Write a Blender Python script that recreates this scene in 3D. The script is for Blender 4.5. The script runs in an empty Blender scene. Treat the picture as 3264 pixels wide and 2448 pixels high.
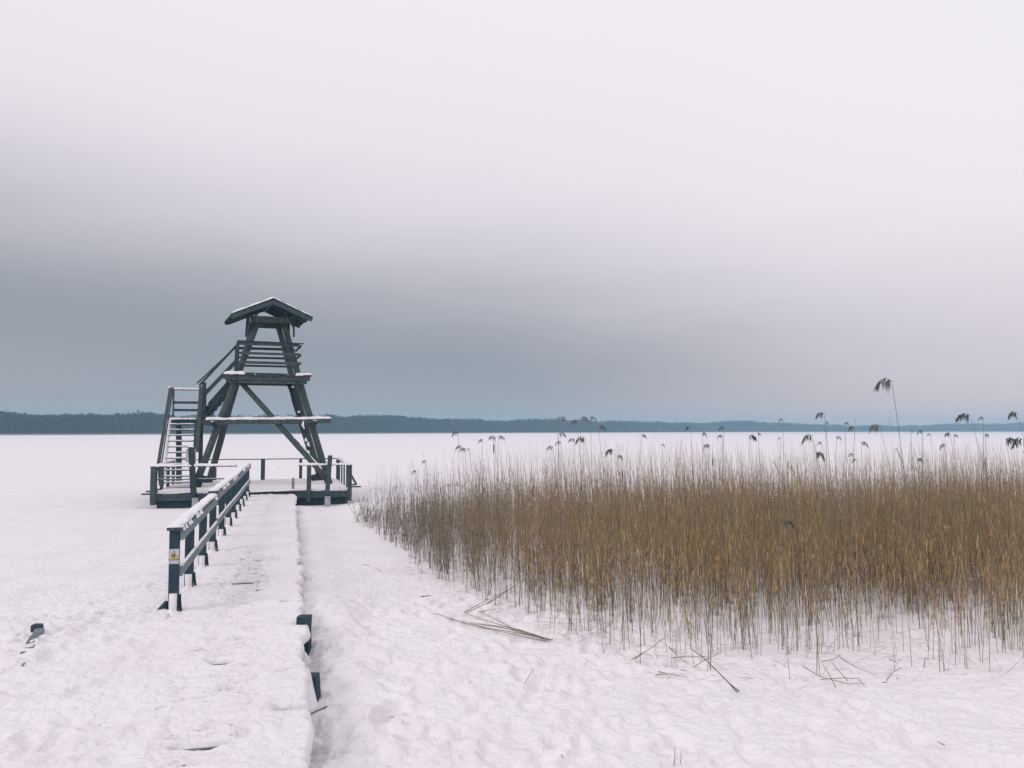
import bpy, math, random
import numpy as np
from mathutils import Vector, Matrix
random.seed(7); RNG = np.random.default_rng(11)
scene = bpy.context.scene
COL = scene.collection
F, CX, CY, HZ, CAMZ = 2650.0, 1632.0, 1224.0, 1371.0, 2.4   # focal length etc. in photo pixels
PITCH = math.atan((HZ - CY) / F)

# ------------------------------------------------------------------ camera
cd = bpy.data.cameras.new('camera'); cam = bpy.data.objects.new('camera', cd); COL.objects.link(cam)
cam.location = (0, 0, CAMZ); cam.rotation_euler = (math.pi/2 + PITCH, 0, 0)
cd.sensor_width = 36.0; cd.lens = 36.0 * F / 3264.0; cd.clip_start = 0.05; cd.clip_end = 20000
scene.camera = cam
scene.view_settings.view_transform = 'Standard'; scene.view_settings.look = 'None'
scene.view_settings.gamma = 1.0; scene.view_settings.exposure = 0.0
scene.view_settings.use_curve_mapping = False
scene.cycles.volume_bounces = 3; scene.cycles.max_bounces = 12

# ------------------------------------------------------------------ world: overcast cloud deck over a Nishita sky
SUN_EL, SUN_AZ = math.radians(30), math.radians(228)
w = bpy.data.worlds.new('World'); scene.world = w; w.use_nodes = True
nt = w.node_tree; nt.nodes.clear(); N = nt.nodes.new; L = nt.links.new
def srgb(r, g, b):
    f = lambda c: (c/255/12.92) if c/255 <= 0.04045 else ((c/255+0.055)/1.055)**2.4
    return (f(r), f(g), f(b), 1)
def ramp(nodes, stops, interp='B_SPLINE'):
    r = nodes.new('ShaderNodeValToRGB'); cr = r.color_ramp; cr.interpolation = interp
    while len(cr.elements) > 1: cr.elements.remove(cr.elements[-1])
    cr.elements[0].position = stops[0][0]; cr.elements[0].color = stops[0][1]
    for p, c in stops[1:]:
        e = cr.elements.new(p); e.color = c
    return r
out = N('ShaderNodeOutputWorld'); bg = N('ShaderNodeBackground'); L(bg.outputs[0], out.inputs[0])
tc = N('ShaderNodeTexCoord'); sx = N('ShaderNodeSeparateXYZ'); L(tc.outputs['Generated'], sx.inputs[0])
def wm(op, a, b=None, c=None):
    m = N('ShaderNodeMath'); m.operation = op
    for i, v in enumerate((a, b, c)):
        if v is None: continue
        if isinstance(v, (int, float)): m.inputs[i].default_value = v
        else: L(v, m.inputs[i])
    return m.outputs[0]
az = wm('ARCTAN2', sx.outputs[0], sx.outputs[1])             # azimuth from +Y, + to the right
mp = N('ShaderNodeMapping'); mp.inputs['Scale'].default_value = (1.6, 1.6, 7.0); L(tc.outputs['Generated'], mp.inputs[0])
nz = N('ShaderNodeTexNoise'); nz.inputs['Scale'].default_value = 1.7; nz.inputs['Detail'].default_value = 4; nz.inputs['Roughness'].default_value = .45
L(mp.outputs[0], nz.inputs['Vector'])
nv = wm('MULTIPLY', wm('SUBTRACT', nz.outputs['Fac'], 0.5), 0.055)
el = wm('ADD', sx.outputs[2], nv)
azc = N('ShaderNodeClamp'); L(az, azc.inputs[0]); azc.inputs[1].default_value = -0.62; azc.inputs[2].default_value = 0.9
el2 = wm('ADD', el, wm('MULTIPLY', azc.outputs[0], 0.10))     # cloud base dips to the right
# elevation sin -> ramp position = sin(el)*2
fac = wm('MULTIPLY', el2, 2.0)
left = ramp(nt.nodes, [(0.0, srgb(164,163,170)), (0.10, srgb(150,156,165)), (0.20, srgb(153,158,168)), (0.32, srgb(188,186,194)),
                       (0.45, srgb(224,217,225)), (0.60, srgb(240,232,240)), (1.0, srgb(247,241,248))])
right = ramp(nt.nodes, [(0.0, srgb(250,214,212)), (0.10, srgb(228,206,211)), (0.22, srgb(213,203,210)), (0.42, srgb(234,225,232)),
                        (0.6, srgb(243,237,242)), (1.0, srgb(247,243,248))])
L(fac, left.inputs[0]); L(fac, right.inputs[0])
mr = N('ShaderNodeMapRange'); mr.interpolation_type = 'SMOOTHSTEP'; L(wm('ADD', az, wm('MULTIPLY', nv, 2.0)), mr.inputs[0])
mr.inputs[1].default_value = -0.08; mr.inputs[2].default_value = 0.62
mx = N('ShaderNodeMix'); mx.data_type = 'RGBA'; L(mr.outputs[0], mx.inputs['Factor']); L(left.outputs[0], mx.inputs['A']); L(right.outputs[0], mx.inputs['B'])
sky = N('ShaderNodeTexSky'); sky.sky_type = 'NISHITA'; sky.sun_disc = False; sky.sun_elevation = SUN_EL; sky.sun_rotation = SUN_AZ
ss = N('ShaderNodeVectorMath'); ss.operation = 'SCALE'; L(sky.outputs[0], ss.inputs[0]); ss.inputs['Scale'].default_value = 0.08
mx2 = N('ShaderNodeMix'); mx2.data_type = 'RGBA'; mx2.inputs['Factor'].default_value = 0.97
L(ss.outputs[0], mx2.inputs['A']); L(mx.outputs['Result'], mx2.inputs['B']); L(mx2.outputs['Result'], bg.inputs[0])
bg.inputs[1].default_value = 1.0

sd = bpy.data.lights.new('sun', 'SUN'); sd.energy = 0.9; sd.angle = math.radians(18); sd.color = (1, .97, .96)
sun = bpy.data.objects.new('sun', sd); COL.objects.link(sun)
sun.rotation_euler = (math.pi/2 - SUN_EL, 0, -SUN_AZ + math.pi)

# ------------------------------------------------------------------ materials
def mat(name, base, rough=0.8, var=None, scale=6.0, stretch=(1,1,1), bump=0.0, bscale=40.0, detail=6, attr=None, third=None, spec=.3):
    m = bpy.data.materials.new(name); m.use_nodes = True; t = m.node_tree; b = t.nodes['Principled BSDF']
    b.inputs['Roughness'].default_value = rough; b.inputs['Specular IOR Level'].default_value = spec
    c = t.nodes.new('ShaderNodeTexCoord')
    mpn = t.nodes.new('ShaderNodeMapping'); mpn.inputs['Scale'].default_value = stretch; t.links.new(c.outputs['Object'], mpn.inputs[0])
    if attr:
        a = t.nodes.new('ShaderNodeAttribute'); a.attribute_name = attr; t.links.new(a.outputs['Color'], b.inputs['Base Color'])
    elif var:
        n = t.nodes.new('ShaderNodeTexNoise'); n.inputs['Scale'].default_value = scale; n.inputs['Detail'].default_value = detail
        t.links.new(mpn.outputs[0], n.inputs['Vector'])
        st = [(0.34, (*base, 1)), (0.62, (*var, 1))]
        if third: st.append((0.74, (*third, 1)))
        r = ramp(t.nodes, st, 'LINEAR'); t.links.new(n.outputs['Fac'], r.inputs[0]); t.links.new(r.outputs[0], b.inputs['Base Color'])
    else: b.inputs['Base Color'].default_value = (*base, 1)
    if bump:
        n2 = t.nodes.new('ShaderNodeTexNoise'); n2.inputs['Scale'].default_value = bscale; n2.inputs['Detail'].default_value = 8
        t.links.new(mpn.outputs[0], n2.inputs['Vector'])
        bp = t.nodes.new('ShaderNodeBump'); bp.inputs['Distance'].default_value = bump; bp.inputs['Strength'].default_value = 1.0
        t.links.new(n2.outputs['Fac'], bp.inputs['Height']); t.links.new(bp.outputs[0], b.inputs['Normal'])
    return m
M = {}
M['snow'] = mat('snow', (.83,.793,.815), .9, (.87,.838,.855), 1.3, bump=.045, bscale=13, spec=.15)
M['capsnow'] = mat('cap_snow', (.82,.80,.83), .9, (.88,.86,.89), 5, bump=.01, bscale=30, spec=.15)
M['log'] = mat('log_wood', (.044,.070,.076), .85, (.080,.104,.098), 7, (3,3,.6), .01, 30, third=(.15,.165,.15))
M['darkwood'] = mat('dark_wood', (.018,.040,.055), .85, (.042,.068,.080), 7, (3,3,.6), .006, 40)
M['railwood'] = mat('rail_wood', (.035,.062,.080), .85, (.068,.095,.105), 8, (2,2,2), .006, 40)
M['board'] = mat('frosted_board', (.13,.165,.195), .85, (.23,.26,.29), 12, (1,1,2.5), .004, 60)
M['postwood'] = mat('post_wood', (.018,.045,.065), .8, (.034,.065,.085), 9, (4,4,.8), .004, 40)
M['plank'] = mat('wet_plank', (.10,.13,.16), .8, (.20,.22,.25), 10, (1,1,1), .003, 50)
M['stub'] = mat('pale_wood', (.28,.31,.33), .85, (.40,.43,.45), 14, (1,1,.5))
M['tree'] = mat('forest', (.010,.036,.058), .95, (.024,.060,.082), .05)  # blue of the distance haze is partly put into the tree colour
M['shore'] = mat('shore_reeds', (.30,.25,.22), .95, (.42,.36,.33), .3)
M['reed'] = mat('reeds', (1,1,1), .85, attr='tint')
M['stem'] = mat('reed_stem', (.13,.125,.115), .8, (.24,.21,.17), 5)
M['plume'] = mat('reed_plume', (.045,.058,.068), .9, (.13,.125,.115), 30)
M['plume_pale'] = mat('reed_plume_pale', (.13,.125,.12), .9, (.22,.205,.19), 30)
M['straw'] = mat('straw', (.17,.145,.115), .85, (.30,.25,.19), 9)
M['cattail'] = mat('cattail_head', (.055,.05,.045), .9, (.10,.085,.07), 20)
M['white'] = mat('sign_white', (.42,.44,.50), .6, (.52,.53,.58), 20)
M['yellow'] = mat('sign_yellow', (.62,.50,.14), .5, (.70,.58,.20), 30)
M['black'] = mat('sign_black', (.03,.045,.05), .6)
M['far'] = mat('far_concrete', (.20,.22,.25), .9, (.26,.28,.30), .2)

# ------------------------------------------------------------------ helpers
def W(px, py, D):                                 # point of the place seen at photo pixel px,py, D metres out
    c, s = math.cos(PITCH), math.sin(PITCH)
    x = (px - CX) / F; y = (CY - py) / F
    d = Vector((x, c - y*s, s + y*c)); k = D / d.y
    return Vector((d.x*k, D, CAMZ + d.z*k))
def G(px, py, z=0.0):                             # point of the plane z seen at pixel
    c, s = math.cos(PITCH), math.sin(PITCH)
    x = (px - CX) / F; y = (CY - py) / F
    d = Vector((x, c - y*s, s + y*c)); k = (z - CAMZ) / d.z
    return Vector((d.x*k, d.y*k, z))
def tag(o, label=None, cat=None, group=None, kind=None):
    if label: o['label'] = label
    if cat: o['category'] = cat
    if group: o['group'] = group
    if kind: o['kind'] = kind
    return o
def empty(name, loc, rz=0.0):
    o = bpy.data.objects.new(name, None); COL.objects.link(o); o.location = loc; o.rotation_euler = (0, 0, rz)
    o.empty_display_size = .2
    return o
def root_inv(p):
    while p.parent: p = p.parent
    return (Matrix.Translation(p.location) @ Matrix.Rotation(p.rotation_euler.z, 4, 'Z')).inverted()
def smooth(me): me.polygons.foreach_set('use_smooth', [True]*len(me.polygons))
class MB:
    def __init__(s): s.v = []; s.f = []
    def add(s, vs, fs):
        n = len(s.v); s.v += [Vector(v) for v in vs]; s.f += [[n+i for i in f] for f in fs]; return s
    def beam(s, p0, p1, w, h, up=(0,0,1), n=1, jit=0.0):
        p0, p1, up = Vector(p0), Vector(p1), Vector(up)
        d = (p1-p0).normalized(); a = d.cross(up)
        if a.length < 1e-4: a = d.cross(Vector((0,1,0)))
        a.normalize(); b = a.cross(d).normalized()
        vs, fs = [], []
        for i in range(n+1):
            p = p0.lerp(p1, i/n)
            jo = Vector((random.uniform(-jit,jit), random.uniform(-jit,jit), random.uniform(-jit,jit)))
            for sa, sb in ((-1,-1),(1,-1),(1,1),(-1,1)):
                vs.append(p + jo + a*sa*w/2 + b*sb*h/2)
        for i in range(n):
            o = 4*i
            for k in range(4): fs.append([o+k, o+(k+1)%4, o+4+(k+1)%4, o+4+k])
        fs.append([3,2,1,0]); e = 4*n; fs.append([e,e+1,e+2,e+3])
        return s.add(vs, fs)
    def tube(s, pts, rs, seg=10, jit=0.0):
        pts = [Vector(p) for p in pts]; vs, fs = [], []
        if not hasattr(rs, '__len__'): rs = [rs]*len(pts)
        for i, p in enumerate(pts):
            d = (pts[min(i+1, len(pts)-1)] - pts[max(i-1, 0)]).normalized()
            if i == 0: a = d.cross(Vector((0,0,1)) if abs(d.z) < .8 else Vector((1,0,0))).normalized()
            else: a = (a_prev - d*a_prev.dot(d)).normalized()
            a_prev = a; b = a.cross(d)
            for k in range(seg):
                t = 2*math.pi*k/seg; r = rs[i]*(1+random.uniform(-jit, jit))
                vs.append(p + (a*math.cos(t) + b*math.sin(t))*r)
        for i in range(len(pts)-1):
            for k in range(seg):
                fs.append([i*seg+k, i*seg+(k+1)%seg, (i+1)*seg+(k+1)%seg, (i+1)*seg+k])
        fs.append(list(range(seg))[::-1]); fs.append([(len(pts)-1)*seg+k for k in range(seg)])
        return s.add(vs, fs)
    def log(s, p0, p1, r0, r1=None, n=8, jit=.05, wob=.012):
        p0, p1 = Vector(p0), Vector(p1); r1 = r1 or r0
        pts = [p0.lerp(p1, i/n) + Vector((random.uniform(-wob,wob), random.uniform(-wob,wob), 0))*(0 < i < n) for i in range(n+1)]
        return s.tube(pts, [r0+(r1-r0)*i/n for i in range(n+1)], 12, jit)
    def cap(s, p0, p1, w, t, n=None, gap=0.0, over=0.01, end=.03, rag=.35):     # settled snow lying along a beam
        p0, p1 = Vector(p0), Vector(p1); Ln = (p1-p0).length; n = n or max(4, int(Ln/.07))
        d = (p1-p0).normalized(); a = d.cross(Vector((0,0,1))).normalized(); up = a.cross(d).normalized()
        prof = [(-1,-.35),(-1.0,.25),(-.72,.8),(-.25,1.0),(.25,1.0),(.72,.8),(1.0,.25),(1,-.35)]
        ph = random.uniform(0, 50); vs, fs = [], []; m = len(prof)
        for i in range(n+1):
            x = i/n; q = x*Ln
            th = t*(1+rag*(math.sin(q*5+ph)*.5+math.sin(q*13+ph*2)*.3+random.uniform(-.3,.3)))
            if gap and math.sin(q*3.1+ph)+math.sin(q*7.7+ph) > 2-gap*2: th *= .15
            e = min(1, min(x, 1-x)*Ln/end + .15); th *= math.sqrt(max(e,.02))
            p = p0.lerp(p1, x)
            for j, (u, v) in enumerate(prof):
                ww = (w/2+over)*(1+random.uniform(-.10,.10)*rag*2)
                vs.append(p + a*u*ww + up*(v*th if v > 0 else v*t*(.5+random.random())))
        for i in range(n):
            for j in range(m-1): fs.append([i*m+j, i*m+j+1, (i+1)*m+j+1, (i+1)*m+j])
        fs.append(list(range(m))[::-1]); fs.append([n*m+j for j in range(m)])
        return s.add(vs, fs)
    def mound(s, c, rx, ry, h, rz=0, seg=14, rings=5, low=-.05):
        c = Vector(c); vs, fs = [], []
        for i in range(rings+1):
            q = i/rings
            for k in range(seg):
                t = 2*math.pi*k/seg; r = 1-q*.999 if i < rings else .02
                x = math.cos(t)*rx*r; y = math.sin(t)*ry*r
                z = low + (h-low)*(.5-.5*math.cos(math.pi*q)) * (1+random.uniform(-.06,.06))
                vs.append(c + Vector((x*math.cos(rz)-y*math.sin(rz), x*math.sin(rz)+y*math.cos(rz), z)))
        for i in range(rings):
            for k in range(seg): fs.append([i*seg+k, i*seg+(k+1)%seg, (i+1)*seg+(k+1)%seg, (i+1)*seg+k])
        fs.append([rings*seg+k for k in range(seg)])
        return s.add(vs, fs)
    def build(s, name, m, parent=None, sm=False):
        me = bpy.data.meshes.new(name); inv = root_inv(parent) if parent else Matrix.Identity(4)
        me.from_pydata([tuple(inv @ v) for v in s.v], [], s.f); me.update(); me.materials.append(m)
        if sm: smooth(me)
        o = bpy.data.objects.new(name, me); COL.objects.link(o)
        if parent: o.parent = parent
        return o
def npmesh(name, verts, faces, m, colors=None, parent=None, sm=False):
    faces = np.asarray(faces); k = faces.shape[1]; me = bpy.data.meshes.new(name)
    me.vertices.add(len(verts)); me.vertices.foreach_set('co', np.asarray(verts, dtype=np.float32).ravel())
    me.loops.add(faces.size); me.loops.foreach_set('vertex_index', faces.astype(np.int32).ravel())
    me.polygons.add(len(faces)); me.polygons.foreach_set('loop_start', np.arange(0, faces.size, k, dtype=np.int32))
    me.polygons.foreach_set('loop_total', np.full(len(faces), k, dtype=np.int32))
    me.update(calc_edges=True)
    if sm: me.polygons.foreach_set('use_smooth', np.ones(len(faces), dtype=bool))
    if colors is not None:
        a = me.color_attributes.new('tint', 'FLOAT_COLOR', 'POINT')
        c = np.ones((len(verts), 4), dtype=np.float32); c[:, :3] = colors; a.data.foreach_set('color', c.ravel())
    me.materials.append(m); o = bpy.data.objects.new(name, me); COL.objects.link(o)
    if parent: o.parent = parent
    return o
LAT = RNG.random((256, 256))
def vnoise(x, y):
    xi = np.floor(x).astype(int); yi = np.floor(y).astype(int); fx = x-xi; fy = y-yi
    fx = fx*fx*(3-2*fx); fy = fy*fy*(3-2*fy)
    a = LAT[xi & 255, yi & 255]; b = LAT[(xi+1) & 255, yi & 255]; c = LAT[xi & 255, (yi+1) & 255]; d = LAT[(xi+1) & 255, (yi+1) & 255]
    return (a*(1-fx)+b*fx)*(1-fy)+(c*(1-fx)+d*fx)*fy - .5
def fbm(x, y, f, o=4, g=.5):
    s = 0; a = 1
    for i in range(o):
        s = s + a*vnoise(x*f + 17.3*i, y*f + 9.1*i); f *= 2.03; a *= g
    return s
def sstep(x, a, b):
    t = np.clip((x-a)/(b-a), 0, 1); return t*t*(3-2*t)
def grid_faces(nr, nc):
    i = np.arange(nr-1)[:, None]*nc; j = np.arange(nc-1)[None, :]; a = (i+j).ravel()
    return np.stack([a, a+1, a+nc+1, a+nc], 1)

# ------------------------------------------------------------------ layout of the walkway
WK = 0.265                                        # the walkway heads this far left per metre out
def wright(D): return -1.36 - WK*(D-5.55)
WW = 1.47
def wleft(D): return wright(D) - WW
WZ = 0.30
# ------------------------------------------------------------------ ground: snow over land and lake ice, one sheet to the horizon
def axis(lo, hi, step, ends, g=1.09):
    a = list(np.arange(lo, hi, step)); s = step; x = a[0]
    pre = []
    while x > ends[0]: s *= g; x -= s; pre.append(x)
    s = step; x = a[-1]; post = []
    while x < ends[1]: s *= g; x += s; post.append(x)
    return np.array(pre[::-1] + a + post)
xs = axis(-6.0, 6.5, .03, (-9000, 9000), 1.05); ys = axis(4.3, 11.5, .03, (-9000, 9000), 1.035)
X, Y = np.meshgrid(xs, ys)
near = np.exp(-np.maximum(Y-6, 0)/9.0)*sstep(-Y, 60, 0 - 1) if False else np.exp(-np.maximum(np.abs(Y-6)-3, 0)/8.0)
Z = fbm(X, Y, .22, 3)*.07*np.exp(-np.maximum(np.abs(Y-12)-12, 0)/25)
Z += fbm(X, Y, 1.3, 5, .62)*.046*near + fbm(X+3, Y*1.2, 7.0, 3, .6)*.030*near
Z += np.abs(fbm(X+50, Y*1.5, 3.6, 3, .5))*.05*near
Z += (np.abs(fbm(X+20, Y*1.3, 5.5, 3, .5))-.15)*-.06*near
lump = np.clip(fbm(X+9, Y+31, 2.6, 3, .5)-.08, 0, 1)
Z += lump*.07*near*sstep(Y, 14, 8)
calm = 1-.45*sstep(X-wright(Y), .7, 1.6)
Z *= np.where(Y < 20, calm, 1)
hole = np.clip(fbm(X+90, Y+13, 2.2, 2, .5)-.22, 0, 1); Z -= hole*.15*near
dl = wleft(Y) - X                                # metres left of the walkway
nearD = sstep(-Y, -10.0, -9.2)
plat = sstep(-Y, -10.2, -9.0)*np.where(Y < 9.3, sstep(dl, -.85, -.45), sstep(dl, -.35, -.05))
Z = Z*np.where((dl > -1) & (dl < .8) & (Y < 9.5), .6, 1)
Z += plat*(.288+.03*fbm(X, Y, 2.4, 2))
drift = .26*np.exp(-(np.clip(dl, 0, 99)/1.1)**2)*(dl > -.25)*(1-sstep(-Y, -10.2, -9.0))*sstep(-Y, -28, -26)
Z += drift
dr = X - wright(Y)
Z += sstep(-Y, -5.9, -5.0)*sstep(dr, -.1, .35)*.24*np.exp(-np.clip(dr, 0, 99)/2.5)
Z += .05*np.exp(-((dr-.55)/.28)**2)*(Y < 24)*(.7+fbm(X, Y, 1.1, 2)) + .15*np.exp(-(np.clip(dr, 0, 99)/.8)**2)*sstep(Y, 9.4, 10.6)*sstep(-Y, -27, -25)*(dr > 0)            # snow thrown off the walkway
Z -= .05*np.exp(-((dr-.08)/.12)**2)*(Y < 24)*np.where(Y > 10, .5, 1)
Z += .26*np.clip(vnoise(Y*1.7, Y*0+4)+.02, 0, 1)*np.exp(-(np.clip(dr, 0, 9)/.30)**2)*(dr > 0)*(Y < 11)*(np.abs(Y-7.9) > .5)
inside = (dl < np.where(Y < 9.3, -.80, -.02)) & (dr < .06) & (Y < 27.5)
Z = np.where(inside, np.minimum(Z, .12), Z)
Z -= .09*sstep(-np.hypot(np.maximum(np.abs(X+8.9)-2.6, 0), np.maximum(np.abs(Y-29.9)-3.2, 0)), -1.6, -.2)
# trodden footprints on the shore side
for i in range(420):
    fx = random.gauss(0.2, 1.8) if i % 3 else random.uniform(-6, -3); fy = random.uniform(4.6, 12)
    if wleft(fy)-.1 < fx < wright(fy)+.25: continue
    a = random.uniform(-.5, .5); r = .16
    m = (np.abs(X-fx) < .4) & (np.abs(Y-fy) < .4)
    dx = X[m]-fx; dy = Y[m]-fy; uu = dx*math.cos(a)+dy*math.sin(a); vv = -dx*math.sin(a)+dy*math.cos(a)
    q = (uu/.075)**2+(vv/.16)**2
    Z[m] += -.026*np.exp(-q*q*.5)+.013*np.exp(-((np.sqrt(q)-1.5)/.4)**2)
def groundz(x, y):
    j = int(np.clip(np.searchsorted(xs, x), 0, len(xs)-1)); i = int(np.clip(np.searchsorted(ys, y), 0, len(ys)-1)); return float(Z[i, j])
g = npmesh('snow_ground', np.stack([X.ravel(), Y.ravel(), Z.ravel()], 1), grid_faces(len(ys), len(xs)), M['snow'], sm=True)
tag(g, kind='structure')

# ------------------------------------------------------------------ far shore forest
PX = [-900, 0, 60, 130, 190, 260, 360, 500, 560, 800, 1000, 1150, 1250, 1400, 1500, 1600, 1760, 1840, 1900, 2050, 2200, 2380, 2560, 2640, 2700, 2800, 2900, 3000, 3100, 3264, 4200]
PT = [1306,1308,1316,1322,1314,1311, 1315, 1314, 1320, 1321, 1322, 1321, 1322, 1331, 1334, 1335, 1331, 1333, 1339, 1341, 1342, 1340, 1348, 1352, 1354, 1353, 1355, 1350, 1348, 1345, 1345]
def shoreD(px): return 6360.0/np.interp(px, [-900, 0, 800, 1632, 2300, 3264, 4200], [18, 16.3, 13.0, 9.2, 6.4, 5.0, 4.6])
def forest():
    n = 16000; px = RNG.uniform(-800, 4100, n); D0 = shoreD(px); back = RNG.random(n)**1.3*45*(D0/400)**.5
    D = D0 + 3 + back; top = np.interp(px, PX, PT)
    x = (px-CX)/F*D
    Hm = (HZ-top)/F*D0 + CAMZ
    clump = fbm(px*.021, D*.02, 1.0, 3)
    H = Hm*(.82+.13*RNG.random(n) + .18*clump); spike = RNG.random(n) < .06; H[spike] *= RNG.uniform(1.04, 1.13, spike.sum())*.97
    # crowns: irregular tapering whorls of small faces
    K = 26; t = RNG.random((n, K))
    pine = RNG.random(n) < .5
    lo = np.where(pine, .42, .10)[:, None]; zt = lo+(1-lo)*t
    rad = np.where(pine[:, None], np.sqrt(np.clip(1-((zt-.7)/.34)**2, .02, 1))*.13, (1.02-zt)*.17)*H[:, None]
    ang = RNG.uniform(0, 2*np.pi, (n, K)); rr = rad*np.sqrt(RNG.random((n, K)))
    c = np.stack([x[:, None]+np.cos(ang)*rr, D[:, None]+np.sin(ang)*rr, zt*H[:, None]], -1)
    s = (H[:, None, None]*.070)*(.6+.8*RNG.random((n, K, 1)))
    d1 = RNG.normal(size=(n, K, 3)); d1[..., 2] *= .6; d2 = RNG.normal(size=(n, K, 3)); d2[..., 2] *= .6
    tri = np.stack([c - d1*s*.5, c + d1*s*.5, c + d2*s*.7], 2).reshape(-1, 3)
    tri[:, 2] = np.maximum(tri[:, 2], .2)
    v = [tri]; f = [np.arange(len(tri)).reshape(-1, 3)]
    r = .018*H[:, None]; base = len(tri)
    tv = []
    for a in (0, 2.1, 4.2):
        tv.append(np.stack([x+np.cos(a)*r[:, 0], D+np.sin(a)*r[:, 0], np.zeros(n)], 1))
    tv.append(np.stack([x, D, H*.97], 1))
    tv = np.stack(tv, 1).reshape(-1, 3); b = base+np.arange(n)[:, None]*4
    tf = np.concatenate([b+np.array([[0, 1, 3]]), b+np.array([[1, 2, 3]]), b+np.array([[2, 0, 3]])])
    o = npmesh('forest', np.concatenate([tri, tv]), np.concatenate([f[0], tf]), M['tree'])
    tag(o, 'far off dark evergreen forest in one long band along the opposite lake shore', 'forest', kind='stuff')
    # undergrowth ridge under the trees (a low wooded bank) and the pale strip of shore reeds
    q = np.linspace(-900, 4200, 900); Dq = shoreD(q); tq = ((HZ-np.interp(q, PX, PT))/F*Dq+CAMZ)
    rows = []
    for off, hh in ((6, -.5), (8, .45), (16, .62), (40, .60), (60, -.02)):
        rows.append(np.stack([(q-CX)/F*(Dq+off), Dq+off, np.maximum(hh*tq*(1+.12*vnoise(q*.11+off, q*0+off)), -.5)], 1))
    b = npmesh('understorey', np.concatenate(rows), grid_faces(5, 900), M['tree'])
    tag(b, 'dense shaded undergrowth filling the far shore woodland below its crowns', 'undergrowth', kind='stuff')
    n2 = 26000; px = RNG.uniform(-800, 4000, n2); D = shoreD(px)-1+RNG.random(n2)*4; x = (px-CX)/F*D; h = RNG.uniform(.35, 1.0, n2)*np.where(px < 1700, 1.0, .8)
    wd = RNG.uniform(.1, .3, n2)*(D/500)
    vv = np.stack([np.stack([x-wd, D, h*0], 1), np.stack([x+wd, D+.2, h*0], 1), np.stack([x+wd*.3, D, h], 1)], 1).reshape(-1, 3)
    o = npmesh('shore_reeds', vv, np.arange(len(vv)).reshape(-1, 3), M['shore'])
    tag(o, 'thin pale beige strip of reeds along the foot of the far forest', 'reeds', kind='stuff')
forest()
# things beyond the trees
def far_mast(px, ytop, D, label, r):
    p = W(px, ytop, D); root = empty('mast', (p.x, D, 0)); tag(root, label, 'mast', 'masts beyond the far forest')
    m = MB(); h = p.z
    for a in range(3):
        t = a*2.094+.3; m.tube([(p.x+math.cos(t)*r*1.6, D+math.sin(t)*r*1.6, 0), (p.x+math.cos(t)*r*.5, D+math.sin(t)*r*.5, h)], r*.22, 5)
    for k in range(10):
        q = k/10; q2 = (k+1)/10
        for a in range(3):
            t = a*2.094+.3; t2 = t+2.094; ra = r*(1.6-1.1*q); rb = r*(1.6-1.1*q2)
            m.tube([(p.x+math.cos(t)*ra, D+math.sin(t)*ra, h*q), (p.x+math.cos(t2)*rb, D+math.sin(t2)*rb, h*q2)], r*.12, 4)
    m.build('lattice', M['far'], root)
    MB().tube([(p.x, D, h*.97), (p.x, D, h+.8)], r*.3, 6).build('antenna', M['far'], root)
far_mast(2727, 1333, 1345, 'thin faint lattice mast rising above the low trees, the left one of two', .8)
far_mast(2836, 1331, 1350, 'thicker grey lattice mast beside the tallest reed, the right one of two masts', 1.1)
def far_block():
    D = 860; a = W(1790, 1328, D); b = W(1804, 1328, D); root = empty('apartment_building', ((a.x+b.x)/2, D+4, 0))
    tag(root, 'small pale block of flats showing just above the far forest', 'building')
    cx = (a.x+b.x)/2; wd = b.x-a.x
    MB().beam((cx, D+4, -1), (cx, D+4, a.z), wd, 7, up=(0,1,0)).build('wall', M['far'], root)
    MB().beam((cx, D+4, a.z+.003), (cx, D+4, a.z+.5), wd+.4, 7.4, up=(0,1,0)).build('roof', M['far'], root)
    for k in range(3):
        for r in range(3):
            x = a.x+wd*(k+.5)/3; z = a.z-1.5-r*2.6
            MB().beam((x, D+.45, z-.6), (x, D+.45, z+.6), .8, .12, up=(0,1,0)).build('window', M['darkwood'], root)
far_block()

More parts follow.
